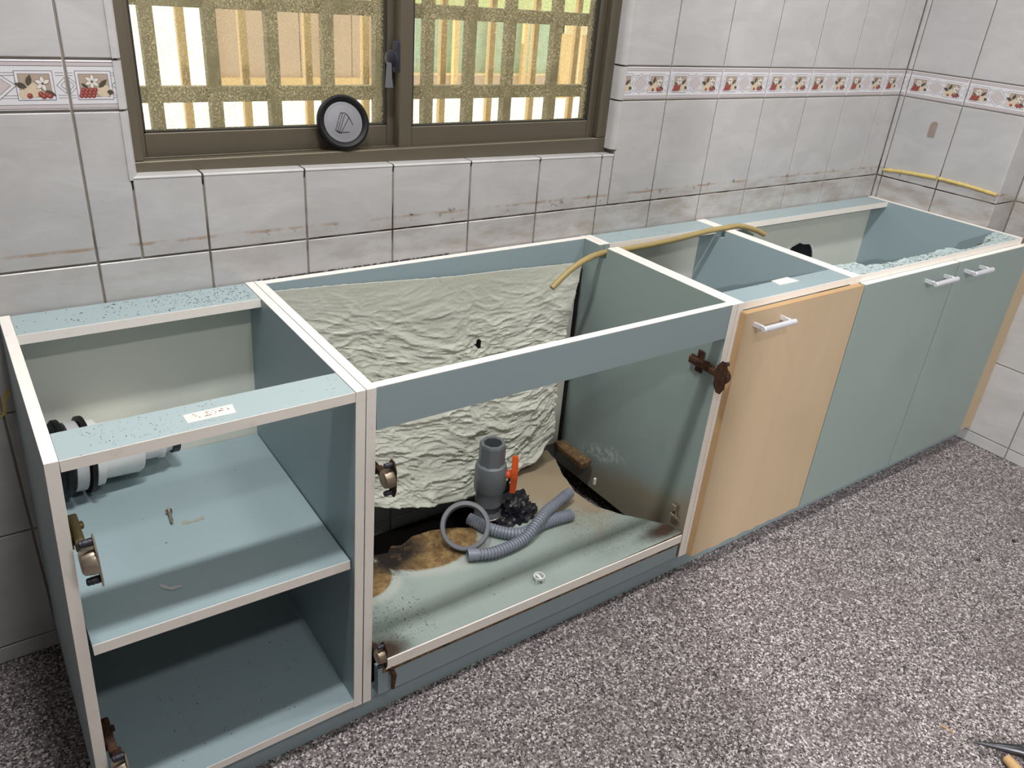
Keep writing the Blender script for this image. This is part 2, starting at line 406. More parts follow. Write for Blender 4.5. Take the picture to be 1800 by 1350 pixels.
# ---- tiles
tm = {}
def tile_mesh(poly, mat='tile', name='tile'):
    """chamfered slab, polygon in local x/z, glazed face at y=0, back at y=.006"""
    bm = bmesh.new(); n = len(poly); cx = sum(p[0] for p in poly) / n; cz = sum(p[1] for p in poly) / n
    def ins(p, d):
        return (p[0] - math.copysign(d, p[0] - cx), p[1] - math.copysign(d, p[1] - cz))
    r0 = [bm.verts.new((x, .006, z)) for x, z in poly]; r1 = [bm.verts.new((x, .0012, z)) for x, z in poly]
    r2 = [bm.verts.new((ins(p, .0014)[0], 0, ins(p, .0014)[1])) for p in poly]
    for a, b in ((r0, r1), (r1, r2)):
        for i in range(n): bm.faces.new((a[i], a[(i + 1) % n], b[(i + 1) % n], b[i]))
    bm.faces.new(r2)
    return bm
def put_tile(parent, org, rot, w, h, mat='tile', name='tile', poly=None):
    k = (round(w, 4), round(h, 4), mat) if poly is None else None
    if k and k in tm:
        o = bpy.data.objects.new(name, tm[k]); COL.objects.link(o); o.parent = parent
    else:
        o = finish(name, tile_mesh(poly or [(-w / 2, -h / 2), (w / 2, -h / 2), (w / 2, h / 2), (-w / 2, h / 2)]), mat, parent)
        if k: tm[k] = o.data
    o.location = org; o.rotation_euler = (0, 0, rot); return o

# ---- border tile with its printed fruit pattern (flat print on the glaze, one mesh)
BW, BH = .2 - 2 * G, .082 - 2 * G
def border_bm():
    bm = tile_mesh([(-BW / 2, -BH / 2), (BW / 2, -BH / 2), (BW / 2, BH / 2), (-BW / 2, BH / 2)])
    lay = [0]
    def poly(pts, mi):
        lay[0] += 1; y = -.00006 - .000004 * lay[0]
        f = bm.faces.new([bm.verts.new((u, y, v)) for u, v in pts]); f.material_index = mi
    def seg(a, b, w=.0009, mi=1):
        d = Vector((b[0] - a[0], b[1] - a[1])); 
        if d.length < 1e-6: return
        n = Vector((-d.y, d.x)).normalized() * w / 2
        poly([(a[0] + n.x, a[1] + n.y), (b[0] + n.x, b[1] + n.y), (b[0] - n.x, b[1] - n.y), (a[0] - n.x, a[1] - n.y)], mi)
    def loop(pts, w=.0009, mi=1):
        for a, b in zip(pts, pts[1:] + pts[:1]): seg(a, b, w, mi)
    def disc(c, r, mi, n=10, sq=1.0): poly([(c[0] + r * math.cos(2 * math.pi * k / n), c[1] + r * sq * math.sin(2 * math.pi * k / n)) for k in range(n)], mi)
    def leaf(c, ang, L, wd, mi, vein=True):
        ca, sa = math.cos(ang), math.sin(ang); pts = []
        for t, s in ((0, 0), (.3, .85), (.6, .9), (1, 0), (.6, -.9), (.3, -.85)):
            x, y = t * L, s * wd; pts.append((c[0] + x * ca - y * sa, c[1] + x * sa + y * ca))
        poly(pts, mi); loop(pts, .0005)
    e = BW / 2 - .001
    for sgn in (-1, 1):
        poly([(-e, sgn * .0310), (e, sgn * .0310), (e, sgn * .0355), (-e, sgn * .0355)], 3)
        for v in (.0300, .0362): seg((-e, sgn * v), (e, sgn * v), .0009)
        for a, b in ((-.034, .026), (-.1, -.090), (.084, .1)):
            for v in (.0155, .0195): seg((max(a, -e), sgn * v), (min(b, e), sgn * v), .0007)
    # half diamonds at the ends, big diamond in the middle
    for sg in (-1, 1):
        for k in (.0, .006): loop([(sg * e, .013 - k), (sg * (e - .013 + k), 0), (sg * e, -.013 + k)], .0007)
    def diamond(r, mi): poly([(-.0036 - r * 1.22, 0), (-.0036, -r), (-.0036 + r * 1.22, 0), (-.0036, r)], mi)
    diamond(.0245, 0); loop([(-.0036 - .030, 0), (-.0036, -.0245), (-.0036 + .030, 0), (-.0036, .0245)]); diamond(.0185, 3)
    loop([(-.0036 - .0226, 0), (-.0036, -.0185), (-.0036 + .0226, 0), (-.0036, .0185)], .0007)
    for cx in (-.060, .053):
        a, b = .027, .0225
        poly([(cx - a, -b), (cx + a, -b), (cx + a, b), (cx - a, b)], 0); loop([(cx - a, -b), (cx + a, -b), (cx + a, b), (cx - a, b)])
        a, b = .0225, .0180
        poly([(cx - a, -b), (cx + a, -b), (cx + a, b), (cx - a, b)], 2); loop([(cx - a, -b), (cx + a, -b), (cx + a, b), (cx - a, b)], .0006)
    c = -.060                                            # berries, flower, peach on the right
    disc((c + .013, -.0085), .0105, 6, 14); leaf((c + .006, -.004), .75, .020, .004, 5); leaf((c - .010, -.004), 2.5, .012, .003, 5)
    leaf((c + .018, -.010), -.2, .011, .0045, 5)
    for k in range(6): leaf((c - .003, .006), .4 + k * 1.05, .0125, .0032, 7)
    disc((c - .003, .006), .002, 1, 8)
    for q in range(3):
        for k in range(4): disc((c - .022 + k * .0062 + q * .002, -.0165 + q * .0048), .0037, 4, 8); disc((c - .0225 + k * .0062 + q * .002, -.0160 + q * .0048), .0021, 8, 7)
    c = .053                                             # leaves, peach, flower, cherries
    disc((c - .004, -.007), .0115, 6, 14); disc((c - .018, -.013), .007, 6, 12)
    leaf((c - .012, -.003), 2.75, .018, .0045, 5); leaf((c - .011, -.001), 1.25, .019, .0045, 5); leaf((c + .012, -.008), -.45, .018, .004, 5)
    for k in range(5): leaf((c + .011, .003), .5 + k * 1.1, .0125, .0034, 7)
    disc((c + .011, .003), .002, 1, 8)
    for k, (a, b) in enumerate(((.006, -.013), (.010, -.0165), (.015, -.014), (.019, -.016), (-.010, -.0155))): disc((c + a, b), .0042, 4, 9); disc((c + a - .0006, b + .0008), .0022, 8, 7)
    return bm
BMATS = ['bwhite', 'line', 'bbeige', 'bpink', 'bred', 'bleaf', 'bpeach', 'bpetal', 'bred_light']
bcache = {}
def put_border(parent, org, rot, u0=-.1, u1=.1):
    k = (round(u0, 3), round(u1, 3))
    if k not in bcache:
        bm = border_bm()
        for lim, nx in ((u0, -1), (u1, 1)):
            if abs(lim) < .0995:
                r = bmesh.ops.bisect_plane(bm, geom=bm.verts[:] + bm.edges[:] + bm.faces[:], plane_co=(lim - nx * G, 0, 0), plane_no=(nx, 0, 0), clear_outer=True)
        me = bpy.data.meshes.new('border_tile'); bm.to_mesh(me); bm.free()
        for q in BMATS: me.materials.append(M[q])
        bcache[k] = me
    o = bpy.data.objects.new('border_tile', bcache[k]); COL.objects.link(o); o.parent = parent
    o.location = org; o.rotation_euler = (0, 0, rot); return o

cols = [.2 * i for i in range(-6, 13)] + [2.510]
for r, (za, zb) in enumerate(zip(Z_ROWS, Z_ROWS[1:])):
    for xa, xb in zip(cols, cols[1:]):
        border = abs(za - 1.1125) < 1e-6
        spans = [(xa, xb)]
        if zb > WZ0 + .03:                                  # beside the window
            spans = [(a, b) for a, b in ((xa, min(xb, WX0)), (max(xa, WX1), xb)) if b - a > .004]
        for a, b in spans:
            if border: put_border(wall_back, (xa + .1, 0, (za + zb) / 2), 0, a - xa - .1, b - xa - .1)
            else: put_tile(wall_back, ((a + b) / 2, 0, (za + zb) / 2), 0, b - a - 2 * G, zb - za - 2 * G)
        if abs(zb - 1.1125) < 1e-6:                         # cut tiles under the sill
            a, b = max(xa, WX0), min(xb, WX1)
            if b - a > .01:
                cx, cz = (a + b) / 2, (za + .98) / 2
                p = [(a + G - cx, za + G - cz), (b - G - cx, za + G - cz), (b - G - cx, sill(b) - cz), (a + G - cx, sill(a) - cz)]
                put_tile(wall_back, (cx, 0, cz), 0, 0, 0, poly=p)
# window reveal: sill pieces and rounded edge strips
for xa, xb in zip([WX0] + [.2 * i for i in range(1, 7)], [.2 * i for i in range(1, 7)] + [WX1]):
    bm = bmesh.new(); q = 6
    prof = [(.004, -.012)] + [(.004 + .004 * (1 - math.cos(math.pi / 2 * k / q)) - .005, .004 * math.sin(math.pi / 2 * k / q) - .001) for k in range(q + 1)] + [(.13, .003), (.13, -.012)]
    A = [bm.verts.new((xa + G, y, sill(xa) + z)) for y, z in prof]; B = [bm.verts.new((xb - G, y, sill(xb) + z)) for y, z in prof]
    bm.faces.new(A); bm.faces.new(B[::-1])
    for k in range(len(prof)): bm.faces.new((A[k], A[(k + 1) % len(prof)], B[(k + 1) % len(prof)], B[k]))
    finish('sill_tile', bm, 'tile', wall_back)
for za, zb in zip([.99] + Z_ROWS[5:], Z_ROWS[5:] + [2.0]):
    for xe, sg in ((WX1, -1), (WX0, 1)):
        bm = bmesh.new(); pr = [(xe, .12), (xe - sg * .004, .012)] + [(xe - sg * .004 + sg * .016 * math.sin(t), .012 - .014 * math.cos(t)) for t in [math.pi / 2 * k / 5 for k in range(6)]] + [(xe + sg * .012, .12)]
        add_prism(bm, pr, 'z', za + G, zb - G); finish('reveal_tile', bm, 'tile', wall_back, True)
# right wall tiles
cy = [0.0, -.0186, -.2186, -.4186]; cy2 = [-.4186, -.487, -.687, -.887, -1.087, -1.287, -1.487, -1.687]
for za, zb in zip(Z_ROWS, Z_ROWS[1:]):
    bord = abs(za - 1.1125) < 1e-6; zc = (za + zb) / 2; h = zb - za - 2 * G
    for k, (a, b) in enumerate(zip(cy, cy[1:])):
        if bord: put_border(wall_right, (2.51, (-.1186, -.1186, -.3186)[k] + (.2 if k == 0 else 0), zc), -math.pi / 2, -.1 if k else .0814, .1)
        else: put_tile(wall_right, (2.51, (a + b) / 2, zc), -math.pi / 2, a - b - 2 * G, h)
    w = .130
    if bord: put_border(wall_right, (2.51 + .1, -.4186, zc), 0, -.1, -.1 + w)
    else: put_tile(wall_right, (2.51 + w / 2, -.4186, zc), 0, w - 2 * G, h)
    for k, (a, b) in enumerate(zip(cy2, cy2[1:])):
        if bord: put_border(wall_right, (2.640, b + .1, zc), -math.pi / 2, .1 - (a - b), .1)
        else: put_tile(wall_right, (2.640, (a + b) / 2, zc), -math.pi / 2, a - b - 2 * G, h)

# ---- window
win = bpy.data.objects.new('window_1', None); COL.objects.link(win); tag(win, 'bronze aluminium sliding window above the cabinets', None, None, 'structure')
win.location = (.65, .05, .98)
bpy.context.view_layer.update()
def wbox(name, *a, mat='alu', parent=None, bev=.0015):
    o = box(name, *a, mat, parent, bev); return o
def adopt(o, p):
    o.parent = p; o.matrix_parent_inverse = Matrix.Translation(p.location).inverted() if p.parent is None else Matrix.Identity(4); return o
FT = 1.92
bm = bmesh.new()
add_box(bm, WX0 + .006, WX0 + .032, .0302, .1148, 1.0172, FT - .0302, .002); add_box(bm, 1.199, WX1 - .006, .0302, .1148, 1.0172, FT - .0302, .002)
add_box(bm, WX0 + .006, WX1 - .006, .030, .048, .981, 1.017, .002); add_box(bm, WX0 + .006, WX1 - .006, .0482, .115, .981, 1.008, .001)
add_box(bm, WX0 + .03, WX1 - .03, .066, .070, 1.006, 1.016, .0005); add_box(bm, WX0 + .006, WX1 - .006, .030, .115, FT - .03, FT, .002)
adopt(finish('outer_frame', bm, 'alu'), win)
def sash(x0, x1, y0, y1, sl, sr, label):
    bm = bmesh.new()
    add_box(bm, x0, x0 + sl, y0, y1, 1.010, FT - .035, .0015); add_box(bm, x1 - sr, x1, y0, y1, 1.010, FT - .035, .0015)
    add_box(bm, x0 + sl, x1 - sr, y0 + .001, y1, 1.010, 1.058, .0015); add_box(bm, x0 + sl, x1 - sr, y0 + .001, y1, FT - .08, FT - .035, .0015)
    s = adopt(finish('sash', bm, 'alu'), win); s['label'] = label
    ym = (y0 + y1) / 2
    g = box('pane', x0 + sl - .004, x1 - sr + .004, ym - .002, ym + .002, 1.054, FT - .076, 'glass', s, 0)
    bm = bmesh.new()
    add_box(bm, x0 + sl, x0 + sl + .004, y0 + .003, y1 - .003, 1.058, FT - .08); add_box(bm, x1 - sr - .004, x1 - sr, y0 + .003, y1 - .003, 1.058, FT - .08)
    add_box(bm, x0 + sl, x1 - sr, y0 + .003, y1 - .003, 1.058, 1.061)
    finish('glazing_seal', bm, 'alu_dark', s)
    return s
sash(WX0 + .034, .665, .075, .100, .012, .042, 'rear sliding sash with dusty glass')
s2 = sash(.638, 1.199, .048, .072, .032, .022, 'front sliding sash with dusty glass')
bm = bmesh.new()                                             # crescent latch on the meeting stile
add_box(bm, .626, .640, .046, .060, 1.170, 1.232, .003, 2)
add_lathe(bm, [(.0001, 0), (.017, .001), (.018, .006), (.010, .011), (.0001, .012)], (.624, .052, 1.197), (-1, -.3, 0), 20)
lt = finish('latch', bm, 'dark_navy', s2, True)
bm = bmesh.new(); add_prism(bm, [(.600, 1.142), (.616, 1.142), (.613, 1.160), (.612, 1.190), (.604, 1.192)], 'y', .034, .040)
finish('latch_lever', bm, 'ringgrey', s2)

# ================================================================== OUTSIDE THE WINDOW
gr = thing('window_grille', 'beige steel security grille of square bars outside the window', 'grille', loc=(.65, .22, .9))
def gbar(name, a, mat, par):
    o = box(name, *a, mat, None, .001); return adopt(o, par)
for x in (-.07, .058, .181, .299, .425, .549, .674, .802, .919, 1.036, 1.182, 1.31, 1.44):
    gbar('vertical_bar', (x - .0125, x + .0125, .208, .232, .80, 2.1), 'grille', gr)
for z in (.90, 1.102, 1.281, 1.47, 1.66):
    gbar('horizontal_bar', (-.15, 1.55, .233, .253, z - .0155, z + .0155), 'grille', gr)
ob = thing('balcony_railing', 'tan bars of an outer railing seen behind the grille', 'railing', loc=(.8, .5, .7))
for x in (.14, .289, .423, .576, .726, .84, .95, 1.103, 1.25, 1.40):
    gbar('railing_bar', (x - .009, x + .009, .392, .408, .70, 2.0), 'fence', ob)
gbar('railing_rail', (-.1, 1.8, .39, .41, .66, .70), 'fence', ob)
mv = thing('neighbour_wall', 'grey mauve boarded wall of the house across, left of the window latch', 'wall', loc=(1.2, 2.0, 0))
for k in range(6):
    gbar('board', (.823 + k * .121, .823 + (k + 1) * .121 - .004, 2.0, 2.05, .90, 1.20), 'mauve', mv)
gbar('bottom_trim', (.80, 1.57, 1.985, 2.05, .872, .902), 'fence', mv)
for x in (.815, 1.30, 1.555): gbar('cover_strip', (x - .014, x + .014, 1.98, 2.0, .90, 1.20), 'fence', mv)
gs = thing('green_panel', 'green patterned sheet panel across the way, seen through the right pane', 'panel', loc=(2.1, 2.0, 0))
for k in range(4): gbar('sheet', (1.75 + k * .205, 1.75 + (k + 1) * .205 - .005, 2.0, 2.03, .925, 1.20), 'greensheet', gs)
gbar('rail', (1.73, 2.60, 1.98, 2.03, .862, .915), 'mauve', gs); gbar('rail_cap', (1.73, 2.60, 1.975, 2.03, .915, .925), 'ledge', gs)
for x in (1.95, 2.16, 2.36): gbar('post', (x - .014, x + .014, 1.955, 1.98, .86, 1.2), 'fence', gs)
aw = tag(box('awning', 1.25, 2.95, 1.99, 2.06, 1.21, 1.60, 'palegreen', None, .004), 'pale green sheeting above the green panel outside', 'awning')
wd = thing('timber_post', 'tan timber post with a bright gap at the right end outside', 'post', loc=(2.75, 2.0, 0))
gbar('post', (2.62, 2.74, 1.98, 2.05, .80, 1.2), 'fence', wd); gbar('post', (2.80, 2.95, 1.98, 2.05, .80, 1.2), 'fence', wd); gbar('cap', (2.62, 2.95, 1.97, 2.06, 1.12, 1.18), 'ledge', wd)
tag(box('outer_ledge', -.3, 3.4, .30, .36, .60, .90, 'ledge', None, .003), 'cream masonry ledge below the outer railing', 'ledge')

# ================================================================== CABINETS
ZT, ZBOT, YF = .771, .066, -.5323
T = .0172
def lean_x(z, k): return k * (z - ZT)                        # panels out of plumb: k>0 moves the foot to the left
def shear(o, k):
    for v in o.data.vertices: v.co.x += lean_x(v.co.z, k)
    return o
def side_panel(cab, x0, k=0.0, mat='blue', notch=None, ztop=ZT, y_back=-.004):
    """board with white edge bands on front and top; notch=(y0,y1,depth) cuts the top edge"""
    x1 = x0 + T
    if notch is None: prof = [(YF + .001, ZBOT), (y_back, ZBOT), (y_back, ztop - .001), (YF + .001, ztop - .001)]
    else:
        a, b, d = notch
        prof = [(YF + .001, ZBOT), (y_back, ZBOT), (y_back, ztop - .001), (b, ztop - .001), (b, ztop - d), (a, ztop - d), (a, ztop - .001), (YF + .001, ztop - .001)]
    bm = bmesh.new(); add_prism(bm, prof, 'x', x0, x1)
    p = shear(finish('side_panel', bm, mat, cab), k)
    runs = [(YF, y_back)] if notch is None else [(YF, notch[0]), (notch[1], y_back)]
    for a, b in runs:
        shear(box('edge_band', x0, x1, a, b, ztop - .001, ztop + .0004, 'edge', p, .0003), k)
    shear(box('edge_band', x0, x1, YF - .0004, YF + .001, ZBOT, ztop, 'edge', p, .0003), k)
    return p

def stuff(name, label, pts, parent=None, size=(.0012, .0035), mat='speck'):
    bm = bmesh.new()
    for (x, y, z) in pts:
        s = random.uniform(*size); l = s * random.uniform(1, 2.6); a = random.uniform(0, math.pi); h = s * .6
        ca, sa = math.cos(a), math.sin(a)
        ring = [bm.verts.new((x + dx * ca - dy * sa, y + dx * sa + dy * ca, z + h * .3)) for dx, dy in ((l, 0), (0, s), (-l, 0), (0, -s))]
        t = bm.verts.new((x, y, z + h)); b = bm.verts.new((x, y, z))
        for i in range(4):
            bm.faces.new((ring[i], ring[(i + 1) % 4], t)); bm.faces.new((ring[(i + 1) % 4], ring[i], b))
    o = finish(name, bm, mat, parent); tag(o, label, 'debris' if parent is None else None, None, 'stuff'); return o
def rnd(n, x0, x1, y0, y1, z, cx=None, sx=.1):
    out = []
    while len(out) < n:
        x = random.uniform(x0, x1) if cx is None else random.gauss(cx, sx); y = random.uniform(y0, y1)
        if x0 < x < x1: out.append((x, y, z))
    return out

# hinge: cup hinge left behind after the door came off, swung open; local origin on panel face at the front edge
def hinge(cab, x, y, z, sg=1, mats=('brass', 'steel'), arm=True, tilt=0.0, s=1.0, label=None):
    h = bpy.data.objects.new('hinge', None); COL.objects.link(h); h.empty_display_size = .02
    h.parent = cab; h.location = (x, y, z); h.rotation_euler = (0, 0, tilt); h.scale = (s, s, s)
    if label: h['label'] = label
    def fl(bm):
        if sg < 0:
            for v in bm.verts: v.co.x *= -1
        return bm
    if arm:
        bm = bmesh.new(); add_box(bm, .0, .003, .012, .062, -.008, .008, .001); add_box(bm, .0, .003, .028, .046, -.024, .024, .001); add_box(bm, .003, .014, -.004, .058, -.0075, .0075, .0025, 2)
        add_lathe(bm, [(.005, 0), (.005, .003), (.003, .004)], (.014, .040, 0), (1, 0, 0), 12); add_box(bm, .006, .018, -.034, .002, -.006, .006, .002, 2)
        finish('hinge_arm', fl(bm), mats[0], h, True)
    bm = bmesh.new(); add_prism(bm, [(-.047, -.020), (-.040, -.034), (-.030, -.034), (-.020, -.020), (-.020, .020), (-.030, .034), (-.040, .034), (-.047, .020)], 'x', .0185, .0205)
    finish('flange', fl(bm), mats[1], h)
    bm = bmesh.new(); add_lathe(bm, [(.0165, 0), (.0165, .006), (.0145, .0145), (.011, .0165), (.0001, .0168)], (.0186, -.032, 0), (-1, 0, 0), 24)
    finish('cup', fl(bm), mats[2] if len(mats) > 2 else mats[1], h, True)
    for dz in (-.0265, .0265):
        bm = bmesh.new(); add_lathe(bm, [(.0045, 0), (.005, .004), (.0044, .006), (.005, .008), (.0044, .010), (.0045, .013), (.003, .0145)], (.0186, -.034, dz), (-1, 0, 0), 12)
        finish('dowel', fl(bm), 'dark_navy', h, True)
    return h

# ---- cabinet 1 (open, with a shelf)
c1 = thing('base_cabinet', 'open pale blue base cabinet with a shelf and no door, nearest the viewer', 'cabinet')
K1, K2 = .044, .022
side_panel(c1, -.1717, K1); side_panel(c1, .2612, K2)
def x_in(z): return (-.1545 + lean_x(z, K1), .2612 + lean_x(z, K2))
def rail(cab, x0, x1, y0, y1, z0, z1, mat, front=True, name='rail'):
    r = box(name, x0, x1, y0, y1, z0, z1, mat, cab, .0005)
    if front: box('edge_band', x0, x1, y0 - .001, y0, z0, z1, 'edge', r, .0002)
    return r
rail(c1, -.1541, .2606, YF + .001, -.4555, .753, .7705, 'blue_dirty')
rail(c1, -.1541, .2606, -.098, -.006, .753, .7705, 'blue_dirty')
o = box('back_panel', -.1545, .2606, -.028, -.024, .07, .752, 'back', c1, .0002)
a, b = x_in(.43)
bm = bmesh.new(); add_prism(bm, [(a + .006, -.518), (b - .003, -.518), (b - .001, -.03), (a + .001, -.03)], 'z', .407, .426)
sh = finish('shelf', bm, 'blue', c1)
for v in sh.data.vertices: v.co.z += .011 * (b - v.co.x) / (b - a)
bm = bmesh.new(); add_prism(bm, [(a + .006, -.5192), (b - .003, -.5192), (b - .003, -.518), (a + .006, -.518)], 'z', .4068, .4262)
eb = finish('edge_band', bm, 'edge', sh)
for v in eb.data.vertices: v.co.z += .011 * (b - v.co.x) / (b - a)
a, b = x_in(.08)
bm = bmesh.new(); add_prism(bm, [(a, YF + .001), (b, YF + .001), (b, -.03), (a, -.03)], 'z', .0685, .0855); bt = finish('bottom_panel', bm, 'blue', c1)
bm = bmesh.new(); add_prism(bm, [(a, YF), (b, YF), (b, YF + .001), (a, YF + .001)], 'z', .0685, .0855); finish('edge_band', bm, 'edge', bt)
hinge(c1, -.1545 + lean_x(.62, K1) + .001, YF + .012, .622, 1, label='tarnished cup hinge with a worn brass arm', s=1.22)
hinge(c1, -.1545 + lean_x(.2, K1) + .001, YF + .012, .205, 1, mats=('rust', 'steel'), label='rusty cup hinge near the floor', s=1.22)
stuff('droppings', 'dark specks on the rear rail of the shelf cabinet', rnd(260, -.15, .255, -.09, -.012, .7705, .17, .09) + rnd(60, -.15, .255, -.09, -.012, .7705), c1, (.0004, .0014))
stuff('droppings', 'dark specks on the front rail of the shelf cabinet', rnd(150, -.12, .06, -.525, -.46, .7705) + rnd(9, .22, .255, -.52, -.465, .7705), c1, (.0003, .0008))
stuff('droppings', 'dark specks inside the shelf cabinet', rnd(14, -.13, .22, -.5, -.1, .4335) + rnd(60, -.1, .2, -.5, -.3, .0857), c1, (.0005, .0012))

# ---- cabinet 2 (sink cabinet)
c2 = thing('sink_cabinet', 'open sink cabinet with peeling white lining and rotten base board', 'cabinet')
side_panel(c2, .2797, .0205)
NE = (-.1140, -.0835, .030)
side_panel(c2, 1.1535, -.004, 'stained', NE)
fr = box('front_rail', .2972, 1.1532, YF + .001, YF + .0185, .690, .7697, 'blue', c2, .0005)
box('edge_band', .2972, 1.1532, YF + .001, YF + .0185, .7697, .7711, 'edge', fr, .0002)
rb = box('rear_rail', .2972, 1.1532, -.024, -.006, .690, .7700, 'blue', c2, .0005)
box('edge_band', .2972, 1.1532, -.024, -.006, .7700, .7712, 'edge', rb, .0002)
box('bare_edge', .2972, 1.1532, -.0245, -.0055, .6855, .6900, 'chip', rb, .0002)
# warped base board: outline polygon, filled and gently buckled
out2 = [(.315, -.5310), (.6, -.5310), (.9, -.5310), (1.150, -.5310), (1.146, -.490), (1.105, -.440), (1.062, -.395), (1.028, -.34), (1.008, -.27), (1.020, -.20), (1.060, -.12), (1.075, -.06),
        (.98, -.075), (.90, -.115), (.875, -.16), (.862, -.21), (.80, -.265), (.74, -.275), (.69, -.255), (.655, -.235), (.60, -.215), (.55, -.208), (.515, -.225), (.49, -.215), (.47, -.235), (.43, -.225), (.40, -.245), (.36, -.235), (.315, -.25)]
def inside(x, y, poly):
    c = False; j = len(poly) - 1
    for i in range(len(poly)):
        if (poly[i][1] > y) != (poly[j][1] > y) and x < (poly[j][0] - poly[i][0]) * (y - poly[i][1]) / (poly[j][1] - poly[i][1]) + poly[i][0]: c = not c
        j = i
    return c
def warp_z(x, y):
    t = max(0, (y + .40) / .3)
    z = .147 + .012 * math.sin((x - .3) * 3.2) * t - .010 * max(0, 1 - abs(x - .55) / .25) * t
    z += .022 * max(0, 1 - math.hypot((x - .98) / .16, (y + .20) / .14))
    return z + .004 * noise.noise(Vector((x * 9, y * 9, 3.1))) * min(1, (y + .531) * 12)
bm = bmesh.new(); step = .0070; nx = int((1.155 - .312) / step); ny = int((.531 - .04) / step); vv = {}
def gv(i, j, lay):
    k = (i, j, lay)
    if k not in vv:
        x = .312 + i * step; y = -.531 + j * step
        x += .003 * noise.noise(Vector((x * 60, y * 60, 1))) * (1 if 0 < j else 0); y += .003 * noise.noise(Vector((x * 60, y * 60, 9))) * (1 if 0 < j else 0)
        vv[k] = bm.verts.new((x, y, warp_z(x, y) - (.016 if lay else 0)))
    return vv[k]
cells = {(i, j) for i in range(nx + 1) for j in range(ny + 1) if inside(.312 + (i + .5) * step, -.531 + (j + .5) * step, out2)}
for i, j in cells:
    q = ((i, j), (i + 1, j), (i + 1, j + 1), (i, j + 1))
    bm.faces.new([gv(a, b, 0) for a, b in q]); bm.faces.new([gv(a, b, 1) for a, b in q][::-1]).material_index = 1
    for (da, db), (p, r) in (((0, -1), (0, 1)), ((1, 0), (1, 2)), ((0, 1), (2, 3)), ((-1, 0), (3, 0))):
        if (i + da, j + db) not in cells:
            a, b = q[p], q[r]; f = bm.faces.new((gv(*a, 0), gv(*b, 0), gv(*b, 1), gv(*a, 1))); f.material_index = 1
def snap(x, y):
    best = None
    for (xa, ya), (xb, yb) in zip(out2, out2[1:] + out2[:1]):
        d = Vector((xb - xa, yb - ya)); t = max(0, min(1, (Vector((x - xa, y - ya)).dot(d)) / d.length_squared)); q = Vector((xa, ya)) + d * t
        e = (q - Vector((x, y))).length
        if best is None or e < best[0]: best = (e, q)
    return best[1]
for (i, j, lay), v in vv.items():
    if j and not all(c in cells for c in ((i, j), (i - 1, j), (i, j - 1), (i - 1, j - 1))):
        q = snap(v.co.x, v.co.y); v.co.x, v.co.y = q.x + .0015 * noise.noise(Vector((q.x * 90, q.y * 90, 0))), q.y + .0015 * noise.noise(Vector((q.x * 90, q.y * 90, 4)))
bp = finish('bottom_panel', bm, ['rot', 'chip'], c2, True)
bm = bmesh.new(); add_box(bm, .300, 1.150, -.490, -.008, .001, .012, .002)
finish('painted_underfloor_shade', bm, 'shade_fill', c2)  # dark slab added so the floor below the base board looks shaded
prism('edge_band', [(.313, .1355), (1.149, .1195), (1.149, .1430), (.313, .1610)], 'y', YF - .0035, YF - .0005, 'edge', bp)
prism('bare_edge', [(.310, .124), (1.150, .110), (1.150, .1420), (.310, .1560)], 'y', YF, YF + .0025, 'chip', bp)
bm = bmesh.new(); add_box(bm, 1.10, 1.140, -.185, -.055, .150, .172, .004, 2)
for v in bm.verts: v.co += Vector((noise.noise(v.co * 40), noise.noise(v.co * 40 + Vector((5, 0, 0))), noise.noise(v.co * 40 + Vector((0, 7, 0))))) * .004
finish('swollen_chip', bm, 'chip', c2)
box('dark_gap', 1.1455, 1.1525, -.030, -.0225, .150, .688, 'shade_fill', c2, .0005)  # solid dark strip painted in for the shade of the corner gap
box('back_strip', 1.085, 1.1445, -.022, -.018, .14, .688, 'back', c2, .0002)
box('shelf_pin', 1.085, 1.092, -.262, -.255, .150, .170, 'white', c2, .001)
# crumpled lining that has come away from the back
def interp(tab, t):
    for (a, p), (b, q) in zip(tab, tab[1:]):
        if t <= b: return Vector(p).lerp(Vector(q), (t - a) / (b - a))
    return Vector(tab[-1][1])
TOP = [(0, (.2990, -.030, .7560)), (.5, (.74, -.032, .728)), (1, (1.150, -.030, .7085))]
BOT = [(0, (.2975, -.11, .285)), (.27, (.484, -.16, .2286)), (.42, (.5948, -.17, .1953)), (.60, (.7289, -.162, .1672)), (.78, (.8604, -.150, .1740)), (.91, (.959, -.145, .2036)), (1, (1.0178, -.135, .2612))]
RGT = [(0, (1.150, -.030, .7085)), (.22, (1.0955, -.07, .6023)), (.48, (1.0483, -.1, .4909)), (.76, (1.0297, -.12, .3669)), (1, (1.0178, -.135, .2612))]
NU, NV = 300, 230; bm = bmesh.new(); grid = []
def ridg(v): return (1 - abs(noise.noise(v))) ** 5
